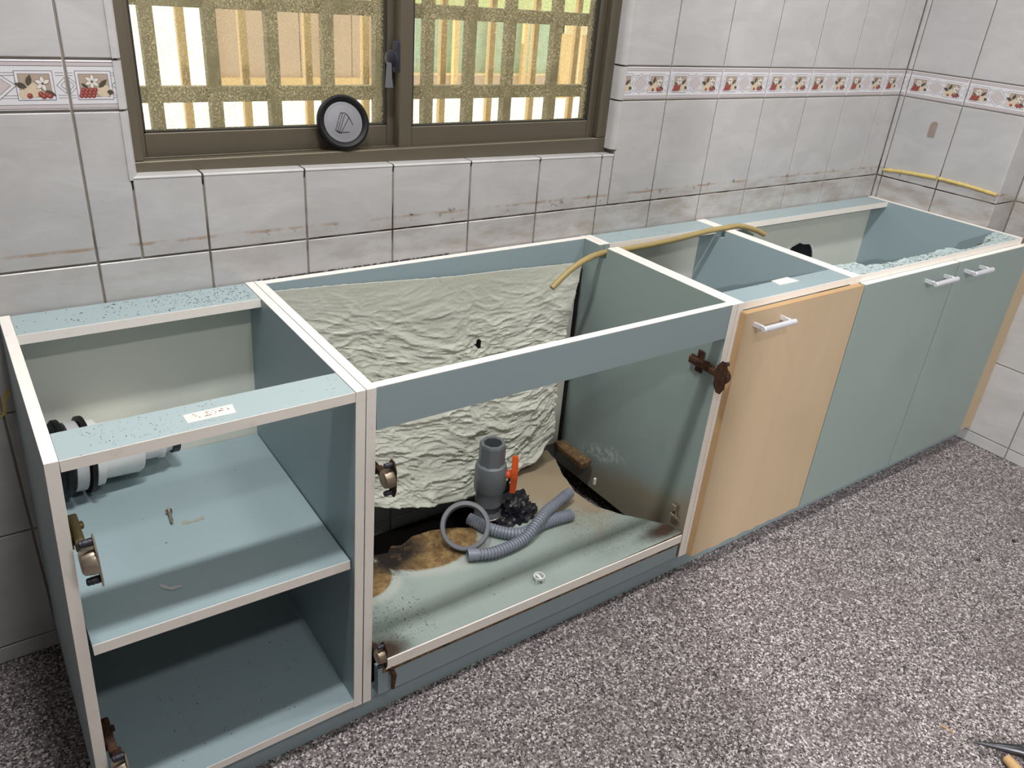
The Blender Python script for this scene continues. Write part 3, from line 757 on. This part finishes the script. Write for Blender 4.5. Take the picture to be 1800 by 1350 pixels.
for j in range(NV + 1):
    row = []
    for i in range(NU + 1):
        u, v = i / NU, j / NV
        p = interp(TOP, u).lerp(interp(BOT, u), v) + (interp(RGT, v) - interp(TOP, 1).lerp(interp(BOT, 1), v)) * u ** 4
        p.y += (interp(BOT, u).y - interp(TOP, u).y) * (v ** 2.0 - v) * (1 - u ** 6) + .006 * noise.noise(Vector((u * 3, v * 3, 0)))
        q = Vector((u * 5 + .5 * noise.noise(Vector((u * 4, v * 4, 7))), v * 8 + .6 * noise.noise(Vector((u * 3, v * 3, 4))), 0))
        amp = .25 + .75 * min(1, max(0, (v - .08) / .35)); amp *= .6 + .6 * u; amp *= min(1, v * 12)
        fine = ridg(q) * .0075 + ridg(q * 2.1 + Vector((3, 1, 0))) * .0062 + ridg(Vector((q.x * 3.4, q.y * 5.2, 2))) * .0040 + ridg(Vector((q.x * 7, q.y * 10, 5))) * .0022
        if v > .78: fine *= 1.15
        p.y -= amp * (fine - .004); p.z += amp * .004 * noise.noise(q * 1.7)
        if j in (0, NV): p.z += .002 * noise.noise(Vector((u * 60, v, 2)))
        row.append(bm.verts.new(p))
    grid.append(row)
for j in range(NV):
    for i in range(NU):
        u, v = (i + .5) / NU, (j + .5) / NV
        c = grid[j][i].co
        du, dv = (u - .637) * .62, (v - .322) * .62
        if -.009 < du < .007 and -.014 + abs(du + .001) * 1.2 < dv < .016 - max(0, -du) * 1.6 and du + dv * .55 > -.008: continue      # small tear
        bm.faces.new((grid[j][i], grid[j][i + 1], grid[j + 1][i + 1], grid[j + 1][i]))
sheet = finish('peeling_lining', bm, 'sheet', c2, True)
sol = sheet.modifiers.new('thickness', 'SOLIDIFY'); sol.thickness = .0012; sol.offset = 1
hinge(c2, .2969 - .003, YF + .012, .605, 1, mats=('rust', 'rust', 'bronze'), label='rusty cup hinge on the upper left of the sink cabinet', s=1.05)
hinge(c2, .2969 - .013, YF + .014, .195, 1, mats=('rust', 'rust', 'bronze'), label='rusty cup hinge at the lower left of the sink cabinet', s=.95)
hinge(c2, 1.1535 - .001, YF + .012, .610, -1, mats=('rust', 'rust'), label='rust brown cup hinge sticking out at the upper right', s=1.15)
bm = bmesh.new(); add_box(bm, 1.138, 1.1545, -.505, -.490, .200, .218, .002); add_box(bm, 1.141, 1.1545, -.512, -.488, .178, .188, .002)
add_tube(bm, [(1.15, -.50, .20), (1.143, -.507, .188), (1.148, -.518, .176)], .003, 8)
finish('broken_hinge_plate', bm, 'steel', c2)
bm = bmesh.new(); add_tube(bm, [Vector(p) for p in ((.325, -.533, .135), (.330, -.540, .115), (.324, -.546, .088))], [.005, .006, .004], 8); finish('rust_flake', bm, 'rust', c2)
stuff('crumbs', 'black crumbs and mould on the sink cabinet base', [(x, y, warp_z(x, y) + .0002) for x, y, z in rnd(170, .90, 1.12, -.50, -.33, 0) + rnd(170, .32, .46, -.50, -.38, 0) + rnd(30, .5, .9, -.5, -.36, 0) + rnd(90, .40, .58, -.33, -.24, 0)], c2, (.0004, .0012))

# ---- cabinet 3 (beech door)
c3 = thing('base_cabinet', 'narrow cabinet with a beech door and bar handle beside the sink cabinet', 'cabinet')
side_panel(c3, 1.1722, -.004, 'blue', NE)
NG = (-.1200, -.0900, .024)
side_panel(c3, 1.6000, 0, 'blue', NG)
rail(c3, 1.1896, 1.5998, YF + .001, -.466, .753, .7705, 'blue')
rail(c3, 1.1896, 1.5998, -.082, -.006, .753, .7705, 'blue_dirty')
box('back_panel', 1.1896, 1.5998, -.028, -.024, .07, .752, 'back', c3, .0002)
box('bottom_panel', 1.1896, 1.5998, YF + .002, -.03, .0685, .0855, 'blue', c3, .0004)
def handle(door, x0, x1, z, y=-.5507):
    h = bpy.data.objects.new('handle', None); COL.objects.link(h); h.parent = door
    bm = bmesh.new(); add_tube(bm, [(x0, y - .034, z), (x0 + .0015, y - .034, z), (x1 - .0015, y - .034, z), (x1, y - .034, z)], [.0055, .0068, .0068, .0055], 20)
    for xx in (x0 + .006, x1 - .012): add_box(bm, xx, xx + .006, y - .034, y + .0004, z - .0065, z + .0045, .001)
    o = finish('handle', bm, 'chrome', door, True); bpy.data.objects.remove(h); o['label'] = 'satin metal bar handle'; return o
# chipped lower edge on the beech door
random.seed(11)
edge = [(1.185, .068)]; x = 1.20
while x < 1.625:
    edge.append((x, .066 + random.choice((0, 0, .001, .003, .005)))); x += random.uniform(.006, .02)
edge += [(1.6340, .070), (1.6340, .750), (1.185, .750)]
bd = prism('door', edge, 'y', -.5507, -.5335, 'beech', c3)
prism('door_edge', [(-.5505, .070), (-.5337, .070), (-.5337, .749), (-.5505, .749)], 'x', 1.1838, 1.185, 'beech_edge', bd)
box('door_edge', 1.1852, 1.6338, -.5505, -.5337, .7500, .7512, 'beech_edge', bd, .0002)
handle(bd, 1.2085, 1.3215, .7225)
tag(stuff('droppings', 'dark specks on the rails of the beech door cabinet', rnd(50, 1.2, 1.59, -.078, -.01, .7705) + rnd(8, 1.2, 1.55, -.52, -.47, .7705), c3, (.0004, .0012)), None, None)

# ---- cabinet 4 (two blue grey doors)
c4 = thing('base_cabinet', 'wide cabinet with two blue grey doors and a crumbling front rail', 'cabinet')
side_panel(c4, 1.6178, 0, 'blue', NG)
side_panel(c4, 2.4900, 0, 'blue')
rail(c4, 1.6352, 2.4898, -.082, -.006, .753, .7705, 'blue_dirty')
box('back_panel', 1.6352, 2.4898, -.028, -.024, .07, .752, 'back', c4, .0002)
box('bottom_panel', 1.6352, 2.4898, YF + .002, -.03, .0685, .0855, 'blue', c4, .0004)
rear = [(1.6352, -.452), (1.6800, -.455), (1.7193, -.4587), (1.7301, -.4880), (1.78, -.496), (1.8342, -.4990), (1.90, -.4955), (1.9526, -.4972), (2.0434, -.4950), (2.10, -.490), (2.152, -.4930), (2.158, -.5150), (2.1818, -.5210), (2.24, -.516), (2.2985, -.5110), (2.3313, -.5120), (2.372, -.5090), (2.376, -.478), (2.395, -.474), (2.4895, -.4566)]
fr4 = []
random.seed(5)
for (xa, ya), (xb, yb) in zip(rear, rear[1:]):
    n = max(1, int((xb - xa) / .012))
    for k in range(n): fr4.append((xa + (xb - xa) * k / n, ya + (yb - ya) * k / n + random.uniform(-.0022, .0022)))
fr4.append(rear[-1])
bm = bmesh.new(); yf = YF + .001
cols4 = [[bm.verts.new(c) for c in ((x, yf, .752), (x, yf, .7705), (x, y, .7705 + random.uniform(-.0012, .0016)), (x, y, .752))] for x, y in fr4]
for A, B in zip(cols4, cols4[1:]):
    for k in range(4): bm.faces.new((A[k], A[(k + 1) % 4], B[(k + 1) % 4], B[k]))
bm.faces.new(cols4[0]); bm.faces.new(cols4[-1][::-1])
r4 = finish('crumbling_rail', bm, 'swollen', c4)
box('edge_band', 1.6352, 2.4898, YF - .0005, YF + .001, .752, .7708, 'edge', r4, .0002)
box('bare_wedge', 2.352, 2.405, -.5085, -.4735, .742, .7515, 'chip', r4, .0005)
stuff('crumbs', 'broken board crumbs along the crumbling rail', rnd(240, 1.66, 2.12, -.528, -.50, .7705, 1.87, .12) + rnd(50, 2.18, 2.48, -.525, -.512, .7705), c4, (.0005, .0016))
for a, b, h0, h1 in ((1.6405, 2.1000, 1.9280, 2.0450), (2.1065, 2.5540, 2.1390, 2.2440)):
    d = box('door', a, b, -.5507, -.5335, .0650, .7505, 'door_blue', c4, .0006)
    box('top_edge', a, b, -.5505, -.5337, .7505, .7518, 'edge', d, .0002)
    handle(d, h0, h1, .7210)
# torn hole in the back board of the cabinet
bm = bmesh.new(); hp = [(2.115 + .085 * math.cos(t) * (1 + .18 * noise.noise(Vector((math.cos(t) * 2, math.sin(t) * 2, 5)))), .575 + .075 * math.sin(t) * (1 + .2 * noise.noise(Vector((math.cos(t) * 2, math.sin(t) * 2, 8))))) for t in [2 * math.pi * k / 26 for k in range(26)]]
add_prism(bm, hp, 'y', -.0292, -.0284); finish('torn_hole', bm, 'black', c4)['label'] = 'black hole broken through the cream back board'
bm = bmesh.new()
for (xa, za), (xb, zb) in zip(hp[1:12], hp[2:13]):
    add_prism(bm, [(xa, za), (xb, zb), (xb + (xb - 2.115) * .10, zb + (zb - .575) * .12), (xa + (xa - 2.115) * .06, za + (za - .575) * .14)], 'y', -.0335, -.0288)
finish('torn_rim', bm, 'white', c4)

# ---- filler strip, kick board
tag(box('filler_strip', 2.5580, 2.6385, -.5480, -.5300, .066, .760, 'beech', None, .0006), 'narrow beech filler strip between the last door and the tiled wall', 'filler strip')
kb = tag(box('kick_board', -.190, 2.638, -.5100, -.4930, 0.0, .0655, 'blue', None, .0006), 'long blue grey kick board running under all the cabinets', 'kick board')
bm = bmesh.new(); add_prism(bm, [(.300, .0658), (1.150, .0658), (1.150, .128), (.300, .138)], 'y', -.5290, -.5120)
ap = finish('base_fascia', bm, 'blue', c2)

# ================================================================== LOOSE THINGS
# valve
vx, vy = .7545, -.231
vv_ = thing('ball_valve', 'grey plastic ball valve on the waste pipe with an orange lever', 'valve', loc=(vx, vy, .13))
def vpart(name, prof, mat, seg=32, smooth=True): return lathe(name, prof, (0, 0, 0), (0, 0, 1), mat, vv_, seg, False, smooth)
vpart('union_nut', [(.0245, .178), (.0245, .236), (.0215, .238), (.0215, .195), (.0001, .194)][::-1] if 0 else [(.031, .178), (.033, .182), (.033, .232), (.031, .238), (.0235, .238), (.0225, .236), (.0225, .192), (.0001, .192)], 'pvc', 8, False)
vpart('valve_body', [(.030, .060), (.0345, .064), (.0345, .098), (.0365, .102), (.0400, .108), (.0400, .166), (.037, .178), (.029, .183), (.0001, .183)], 'pvc')
vpart('lower_collar', [(.030, .040), (.031, .044), (.031, .072), (.028, .074)], 'pvc_dark', 10, False)
vpart('pipe_flare', [(.0335, .028), (.0335, .034), (.029, .046), (.027, .060)], 'pvc')
vpart('steel_clamp', [(.0338, .0245), (.0345, .0250), (.0345, .0285), (.0338, .0290)], 'steel')
vpart('rubber_adaptor', [(.040, -.06), (.040, -.005), (.036, .000), (.036, .010), (.033, .014), (.033, .028)], 'black')
hd = Vector((.80, -.60, 0)).normalized(); hu = Vector((.60, .80, 0))
bm = bmesh.new(); add_lathe(bm, [(.011, 0), (.011, .014), (.008, .018), (.008, .024)], Vector((0, 0, .150)) + hd * .034, hd, 16); finish('lever_stem', bm, 'orange', vv_, True)
bm = bmesh.new()
prof = [(-.008, -.052), (.006, -.052), (.0095, -.02), (.014, -.004), (.014, .012), (.011, .030), (.010, .050), (-.003, .054), (-.009, .030), (-.013, .012), (-.013, -.004), (-.010, -.02)]
base = Vector((0, 0, .150)) + hd * .058; A = []; B = []
for a, b in prof:
    q = base + hu * a + Vector((0, 0, b)); A.append(bm.verts.new(q - hd * .008)); B.append(bm.verts.new(q + hd * (.010 - .003 * abs(b) / .05)))
bm.faces.new(A); bm.faces.new(B[::-1])
for k in range(len(prof)): bm.faces.new((A[k], A[(k + 1) % len(prof)], B[(k + 1) % len(prof)], B[k]))
bmesh.ops.bevel(bm, geom=bm.edges[:], offset=.0015, segments=2, affect='EDGES'); finish('lever', bm, 'orange', vv_)['label'] = 'orange plastic lever'
bm = bmesh.new(); add_lathe(bm, [(.004, 0), (.004, .006), (.002, .007)], Vector((.01, -.01, .128)) + hd * .034, hd, 10); finish('stop_pin', bm, 'white', vv_)
# torn black plastic round the pipe
bm = bmesh.new(); bmesh.ops.create_icosphere(bm, subdivisions=5, radius=1)
for v in bm.verts:
    c = v.co.copy(); r = .92 + .35 * noise.noise(c * 2.1) + .30 * (1 - abs(noise.noise(c * 5.0))) ** 2 + .10 * (1 - abs(noise.noise(c * 12))) ** 2
    v.co = Vector((.808 + c.x * .068 * r + .02 * c.z, -.240 + c.y * .062 * r, .125 + c.z * (.046 if c.z > 0 else .05) * r))
tag(finish('plastic_scrap', bm, 'blackplastic', None, True), 'crumpled torn black plastic around the foot of the waste pipe', 'plastic')
# corrugated hoses
def corr(name, pts, r, label, cuffs):
    path = even(spline(pts, 60), .00065); n = len(path); bm = bmesh.new(); rads = []
    for i in range(n):
        d0, d1 = i * .00065, (n - 1 - i) * .00065
        if (cuffs[0] and d0 < .024) or (cuffs[1] and d1 < .024): rads.append(r * 1.03)
        else:
            ph = (d0 / .0078) % 1.0
            rads.append(r * (1.0 if ph < .50 else (.84 if .60 < ph < .90 else .92)))
    add_tube(bm, path, rads, 20, caps=False)
    k = len(bm.verts)
    o = finish(name, bm, 'hose', None, True)
    s = o.modifiers.new('wall', 'SOLIDIFY'); s.thickness = .0018; s.offset = -1
    return tag(o, label, 'hose')
corr('corrugated_hose', [(.6184, -.3511, .1640), (.6798, -.3742, .1640), (.7633, -.3731, .169), (.82, -.3545, .188), (.8609, -.3356, .193), (.915, -.312, .186), (.9686, -.2928, .184)], .0142, 'grey corrugated drain hose on top, with plain cuffs at both ends', (True, True))
corr('corrugated_hose', [(.6949, -.2378, .165), (.722, -.2996, .163), (.7756, -.345, .161), (.8558, -.3435, .166), (.9321, -.3513, .166)], .0138, 'grey corrugated drain hose lying underneath, passing through the grey ring', (False, False))
# ring
bm = bmesh.new(); add_lathe(bm, [(.0480, -.009), (.0585, -.009), (.0600, -.006), (.0600, .008), (.0580, .010), (.0495, .010), (.0485, .006)], (.6475, -.292, .197), Vector((-.42, -.52, .74)), 56, 0, True)
rg = finish('plastic_ring', bm, 'ringgrey', None, True); tag(rg, 'dark grey plastic sealing ring leaning on the corrugated hoses', 'ring')
# white pipe clip
bm = bmesh.new(); cx, cy_ = .724, -.4915
zc = warp_z(cx, cy_)
add_lathe(bm, [(.0105, .011), (.0130, .011), (.0130, .016), (.0105, .016)], (cx, cy_, zc), (0, 0, 1), 20, 0, True)
for t in (.3, 2.2, 3.6, 5.2): add_box(bm, cx + .0115 * math.cos(t) - .003, cx + .0115 * math.cos(t) + .003, cy_ + .0115 * math.sin(t) - .0015, cy_ + .0115 * math.sin(t) + .0015, zc, zc + .012, .0005)
add_box(bm, cx - .003, cx + .004, cy_ - .012, cy_ + .012, zc + .010, zc + .013, .0005)
tag(finish('plastic_clip', bm, 'white'), 'small white plastic clip near the front of the sink cabinet base', 'clip')
# soft yellowed tube through the notches
tp = spline([(1.80, -.105, .735), (1.7578, -.10, .752), (1.68, -.10, .772), (1.6176, -.104, .7745), (1.5345, -.103, .772), (1.4011, -.10, .7600), (1.2532, -.10, .7550), (1.1573, -.10, .7550), (1.0704, -.13, .7570), (1.0188, -.132, .7350), (.9661, -.135, .6990)], 14)
bm = bmesh.new(); add_tube(bm, tp, .0078, 14); tb = finish('soft_tube', bm, 'tube', None, True); tag(tb, 'yellowed soft plastic tube lying across the cabinet tops', 'tube')
# drain strainer body on the shelf
cp = thing('sink_strainer', 'white sink strainer body with black rubber flanges lying on the shelf', 'strainer', loc=(-.05, -.09, .5085))
ax = Vector((.985, .10, -.10)).normalized()
def cpart(name, prof, mat): return lathe(name, prof, (0, 0, 0), ax, mat, cp, 40)
cpart('flange', [(.058, -.090), (.069, -.090), (.0735, -.086), (.0735, -.078), (.066, -.074), (.058, -.074)], 'black')
cpart('inner_mesh', [(.0001, -.078), (.058, -.080), (.058, -.074)], 'blackplastic')
cpart('washer', [(.056, -.071), (.066, -.070), (.066, -.050), (.056, -.049)], 'whitegrey')
cpart('gasket', [(.056, -.046), (.0735, -.046), (.0735, -.038), (.056, -.038)], 'black')
cpart('lock_nut', [(.054, -.036), (.064, -.035), (.063, -.020), (.056, -.018)], 'white')
cpart('body', [(.0535, -.030), (.0540, .045), (.0505, .052), (.034, .054), (.0335, .085), (.036, .088), (.036, .096), (.026, .098), (.026, .118), (.0001, .118)], 'white')
cpart('outlet_collar', [(.027, .112), (.031, .113), (.031, .126), (.024, .127), (.0001, .122)], 'blackplastic')
# screw on the shelf
sc = Vector((.0150, -.240, .4365)); dv = Vector((-.10, -1, 0)).normalized()
bm = bmesh.new(); add_lathe(bm, [(.0001, -.002), (.0062, -.001), (.0060, .002), (.0030, .006)] + [(.0030 - .0005 * (k % 2), .008 + k * .0014) for k in range(20)] + [(.0001, .040)], sc + Vector((0, 0, .0012)), dv, 14)
tag(finish('screw', bm, 'steel', None, True), 'steel countersunk screw lying on the shelf', 'screw')
# tape residue, glue, stickers
def decal(name, pts, z, mat, label, cat, h=.0004):
    o = prism(name, pts, 'z', z, z + h, mat); tag(o, label, cat); return o
decal('tape_residue', [(.0005, -.288), (.066, -.286), (.068, -.277), (.052, -.279), (.045, -.282), (.034, -.273), (.022, -.277), (.010, -.281)], .4313, 'residue', 'strip of torn tape residue on the shelf beside the screw', 'tape', .0006)
decal('glue_smear', [(-.050, -.425), (-.046, -.440), (-.034, -.452), (-.018, -.452), (-.020, -.446), (-.034, -.444), (-.044, -.430)], .4345, 'whitegrey', 'dried glue smear near the front of the shelf', 'glue')
lb = decal('paper_label', [(.0117, -.4852), (.0832, -.4838), (.0803, -.5112), (.012, -.5108)], .7706, 'ivory', 'white paper label on the front rail of the shelf cabinet', 'label')
bm = bmesh.new()
for k in range(26):
    x0 = .016 + random.random() * .058; y0 = random.choice((-.492, -.497, -.5025)); w = random.uniform(.001, .0035)
    if x0 > .055 and y0 < -.5: continue
    add_box(bm, x0, x0 + w, y0, y0 + .0022, .7711, .7712)
finish('faded_print', bm, 'print', lb)
lb2 = prism('paper_label', [(1.3700, -.4640), (1.4330, -.4620), (1.4380, -.4930), (1.3660, -.4920)], 'z', .7707, .7720, 'ivory'); tag(lb2, 'white folded paper label on the rail behind the beech door', 'label')
# disc on the window frame
ld = thing('strainer_lid', 'round black and grey strainer lid leaning in the window corner', 'lid', loc=(.507, .050, 1.0715))
la = Vector((-.12, -.93, .30)).normalized()
lathe('rim', [(.0400, -.004), (.0520, -.005), (.0550, .000), (.0545, .008), (.0500, .0105), (.0425, .0085), (.0405, .006)], (0, 0, 0), la, 'black', ld, 48, True)
lathe('face', [(.0415, -.003), (.0415, .0055), (.0400, .0062), (.0355, .0052), (.0335, .0058), (.0001, .0062)], (0, 0, 0), la, 'lidgrey', ld, 48)
bm = bmesh.new(); lu = Vector((.96, -.10, .10)); lu = (lu - la * lu.dot(la)).normalized(); lw = la.cross(lu); lw = lw if lw.z > 0 else -lw
def stroke(a, b, w=.0010):
    A = la * .0066 + lu * a[0] + lw * a[1]; B = la * .0066 + lu * b[0] + lw * b[1]; d = (B - A).normalized(); n = la.cross(d) * w / 2
    f = [bm.verts.new(q) for q in (A + n, B + n, B - n, A - n)]; g = [bm.verts.new(v.co + la * .0003) for v in f]
    bm.faces.new(g)
    for i in range(4): bm.faces.new((f[i], f[(i + 1) % 4], g[(i + 1) % 4], g[i]))
for a, b in (((-.020, -.014), (-.002, .019)), ((-.002, .019), (.008, .017)), ((.008, .017), (.014, .008)), ((-.009, -.020), (.014, .008)), ((-.020, -.014), (-.009, -.020)), ((-.009, -.020), (.008, -.021)),
             ((.014, .008), (.019, -.008)), ((-.016, -.016), (.002, .017)), ((-.012, -.018), (.006, .014)), ((-.018, -.017), (-.010, -.0215)), ((.008, .017), (.013, .010))): stroke(a, b)
finish('embossed_mark', bm, 'black', ld)
# sealant bead and pad on the right wall
def bead(name, pts, r, label):
    bm = bmesh.new(); P = even(spline(pts, 20), .004)
    add_tube(bm, P, [r * (1 + .35 * noise.noise(p * 70)) for p in P], 8); o = finish(name, bm, 'sealant', None, True); return tag(o, label, 'sealant')
bead('sealant_bead', [(2.508, -.021, .8675), (2.508, -.10, .876), (2.508, -.215, .8825)], .0060, 'yellowed sealant bead on the side wall, the length near the corner')
bead('sealant_bead', [(2.508, -.221, .8830), (2.508, -.32, .8810), (2.508, -.416, .8755)], .0058, 'yellowed sealant bead on the side wall, the length by the step')
bm = bmesh.new(); add_prism(bm, [(-.160, 1.004), (-.138, 1.004), (-.1375, 1.040), (-.142, 1.050), (-.152, 1.053), (-.160, 1.048)], 'x', 2.5075, 2.5098)
tag(finish('adhesive_pad', bm, 'padbrown'), 'brown adhesive pad left on the side wall tile', 'pad')
prism('stain_strip', [(-.215, .567), (-.200, .585), (-.196, .612), (-.186, .628), (-.178, .624), (-.190, .606), (-.195, .580)], 'y', -.0012, -.0002, 'sealant', wall_back)
# pincers on the floor
tl = thing('pincers', 'iron hand tool with a pale wooden grip in the bottom right corner', 'tool', loc=(1.36, -1.30, 0))
bm = bmesh.new()
p0 = Vector((1.3212, -1.2421, .022)) - Vector((1.36, -1.30, 0)); p1 = Vector((1.372, -1.305, .030)) - Vector((1.36, -1.30, 0)); p2 = Vector((1.44, -1.40, .03)) - Vector((1.36, -1.30, 0))
add_tube(bm, [p0, p0.lerp(p1, .3), p0.lerp(p1, .7), p1, p1.lerp(p2, .4), p2], [.0015, .005, .009, .012, .013, .012], 12); finish('claw_head', bm, 'iron', tl, True)
bm = bmesh.new(); add_tube(bm, [Vector((-.008, .000, .014)), Vector((-.022, -.035, .014)), Vector((-.09, -.18, .014))], [.010, .012, .0135], 14); finish('handle', bm, 'wood', tl, True)
bm = bmesh.new(); add_tube(bm, [Vector((1.3223, -1.1748, .002)), Vector((1.327, -1.19, .003)), Vector((1.3303, -1.205, .002))], .0014, 6); tag(finish('straw', bm, 'wood'), 'short pale splinter lying on the floor near the tool', 'splinter')
for k, (x, y, lb_) in enumerate(((2.17, -.94, 'dark crumb on the floor nearest the tiled side wall'), (1.98, -.93, 'dark crumb on the floor in front of the blue grey doors'))):
    bm = bmesh.new(); bmesh.ops.create_icosphere(bm, subdivisions=2, radius=.006)
    for v in bm.verts: v.co = v.co * (1 + .5 * noise.noise(v.co * 300)); v.co.z = v.co.z * .6 + .003
    o = finish('crumb', bm, 'speck'); o.location = (x, y, 0); tag(o, lb_, 'crumb')
stuff('wall_grime', 'black mould specks along the wall above the cabinets', [(x, -.001, .7715) for x, y, z in rnd(200, .29, .75, 0, 0, 0)] , wall_back, (.0008, .003))

# ================================================================== LAMPS (on the ceiling, out of frame; D and E are added fill)
def lamp(x, y, w, d, watts, label, color=(1, .99, .985)):
    t = thing('room_and_fill_lamp', label, 'lamp', loc=(x, y, CEIL))
    bm = bmesh.new(); add_box(bm, -w / 2 - .02, w / 2 + .02, -d / 2 - .02, d / 2 + .02, -.035, 0, .004); finish('housing', bm, 'white', t)
    bm = bmesh.new(); add_box(bm, -w / 2, w / 2, -d / 2, d / 2, -.040, -.034, .001); finish('diffuser', bm, 'lamp_glow', t)
    L = bpy.data.lights.new('lamp_light', 'AREA'); L.shape = 'RECTANGLE'; L.size = w; L.size_y = d; L.energy = watts; L.color = color
    o = bpy.data.objects.new('lamp_light', L); COL.objects.link(o); o.parent = t; o.location = (0, 0, -.045)
lamp(.12, -.74, .28, .10, LAMP_A, 'small white ceiling lamp over the near end of the cabinets')
lamp(.85, -.74, .28, .10, LAMP_B, 'small white ceiling lamp over the middle of the cabinets')
lamp(.30, -2.02, .30, .12, LAMP_C, 'white ceiling lamp over the middle of the floor')
lamp(1.95, -.80, .28, .10, FILL_E, 'added fill lamp brightening the far end of the cabinets')  # unseen lamp, added to lift the side wall and far rails
lamp(-.62, -3.65, .07, .07, FILL_D, 'added fill lamp behind the viewer, lighting the right side')  # unseen lamp, added to shine past the partition onto the right side
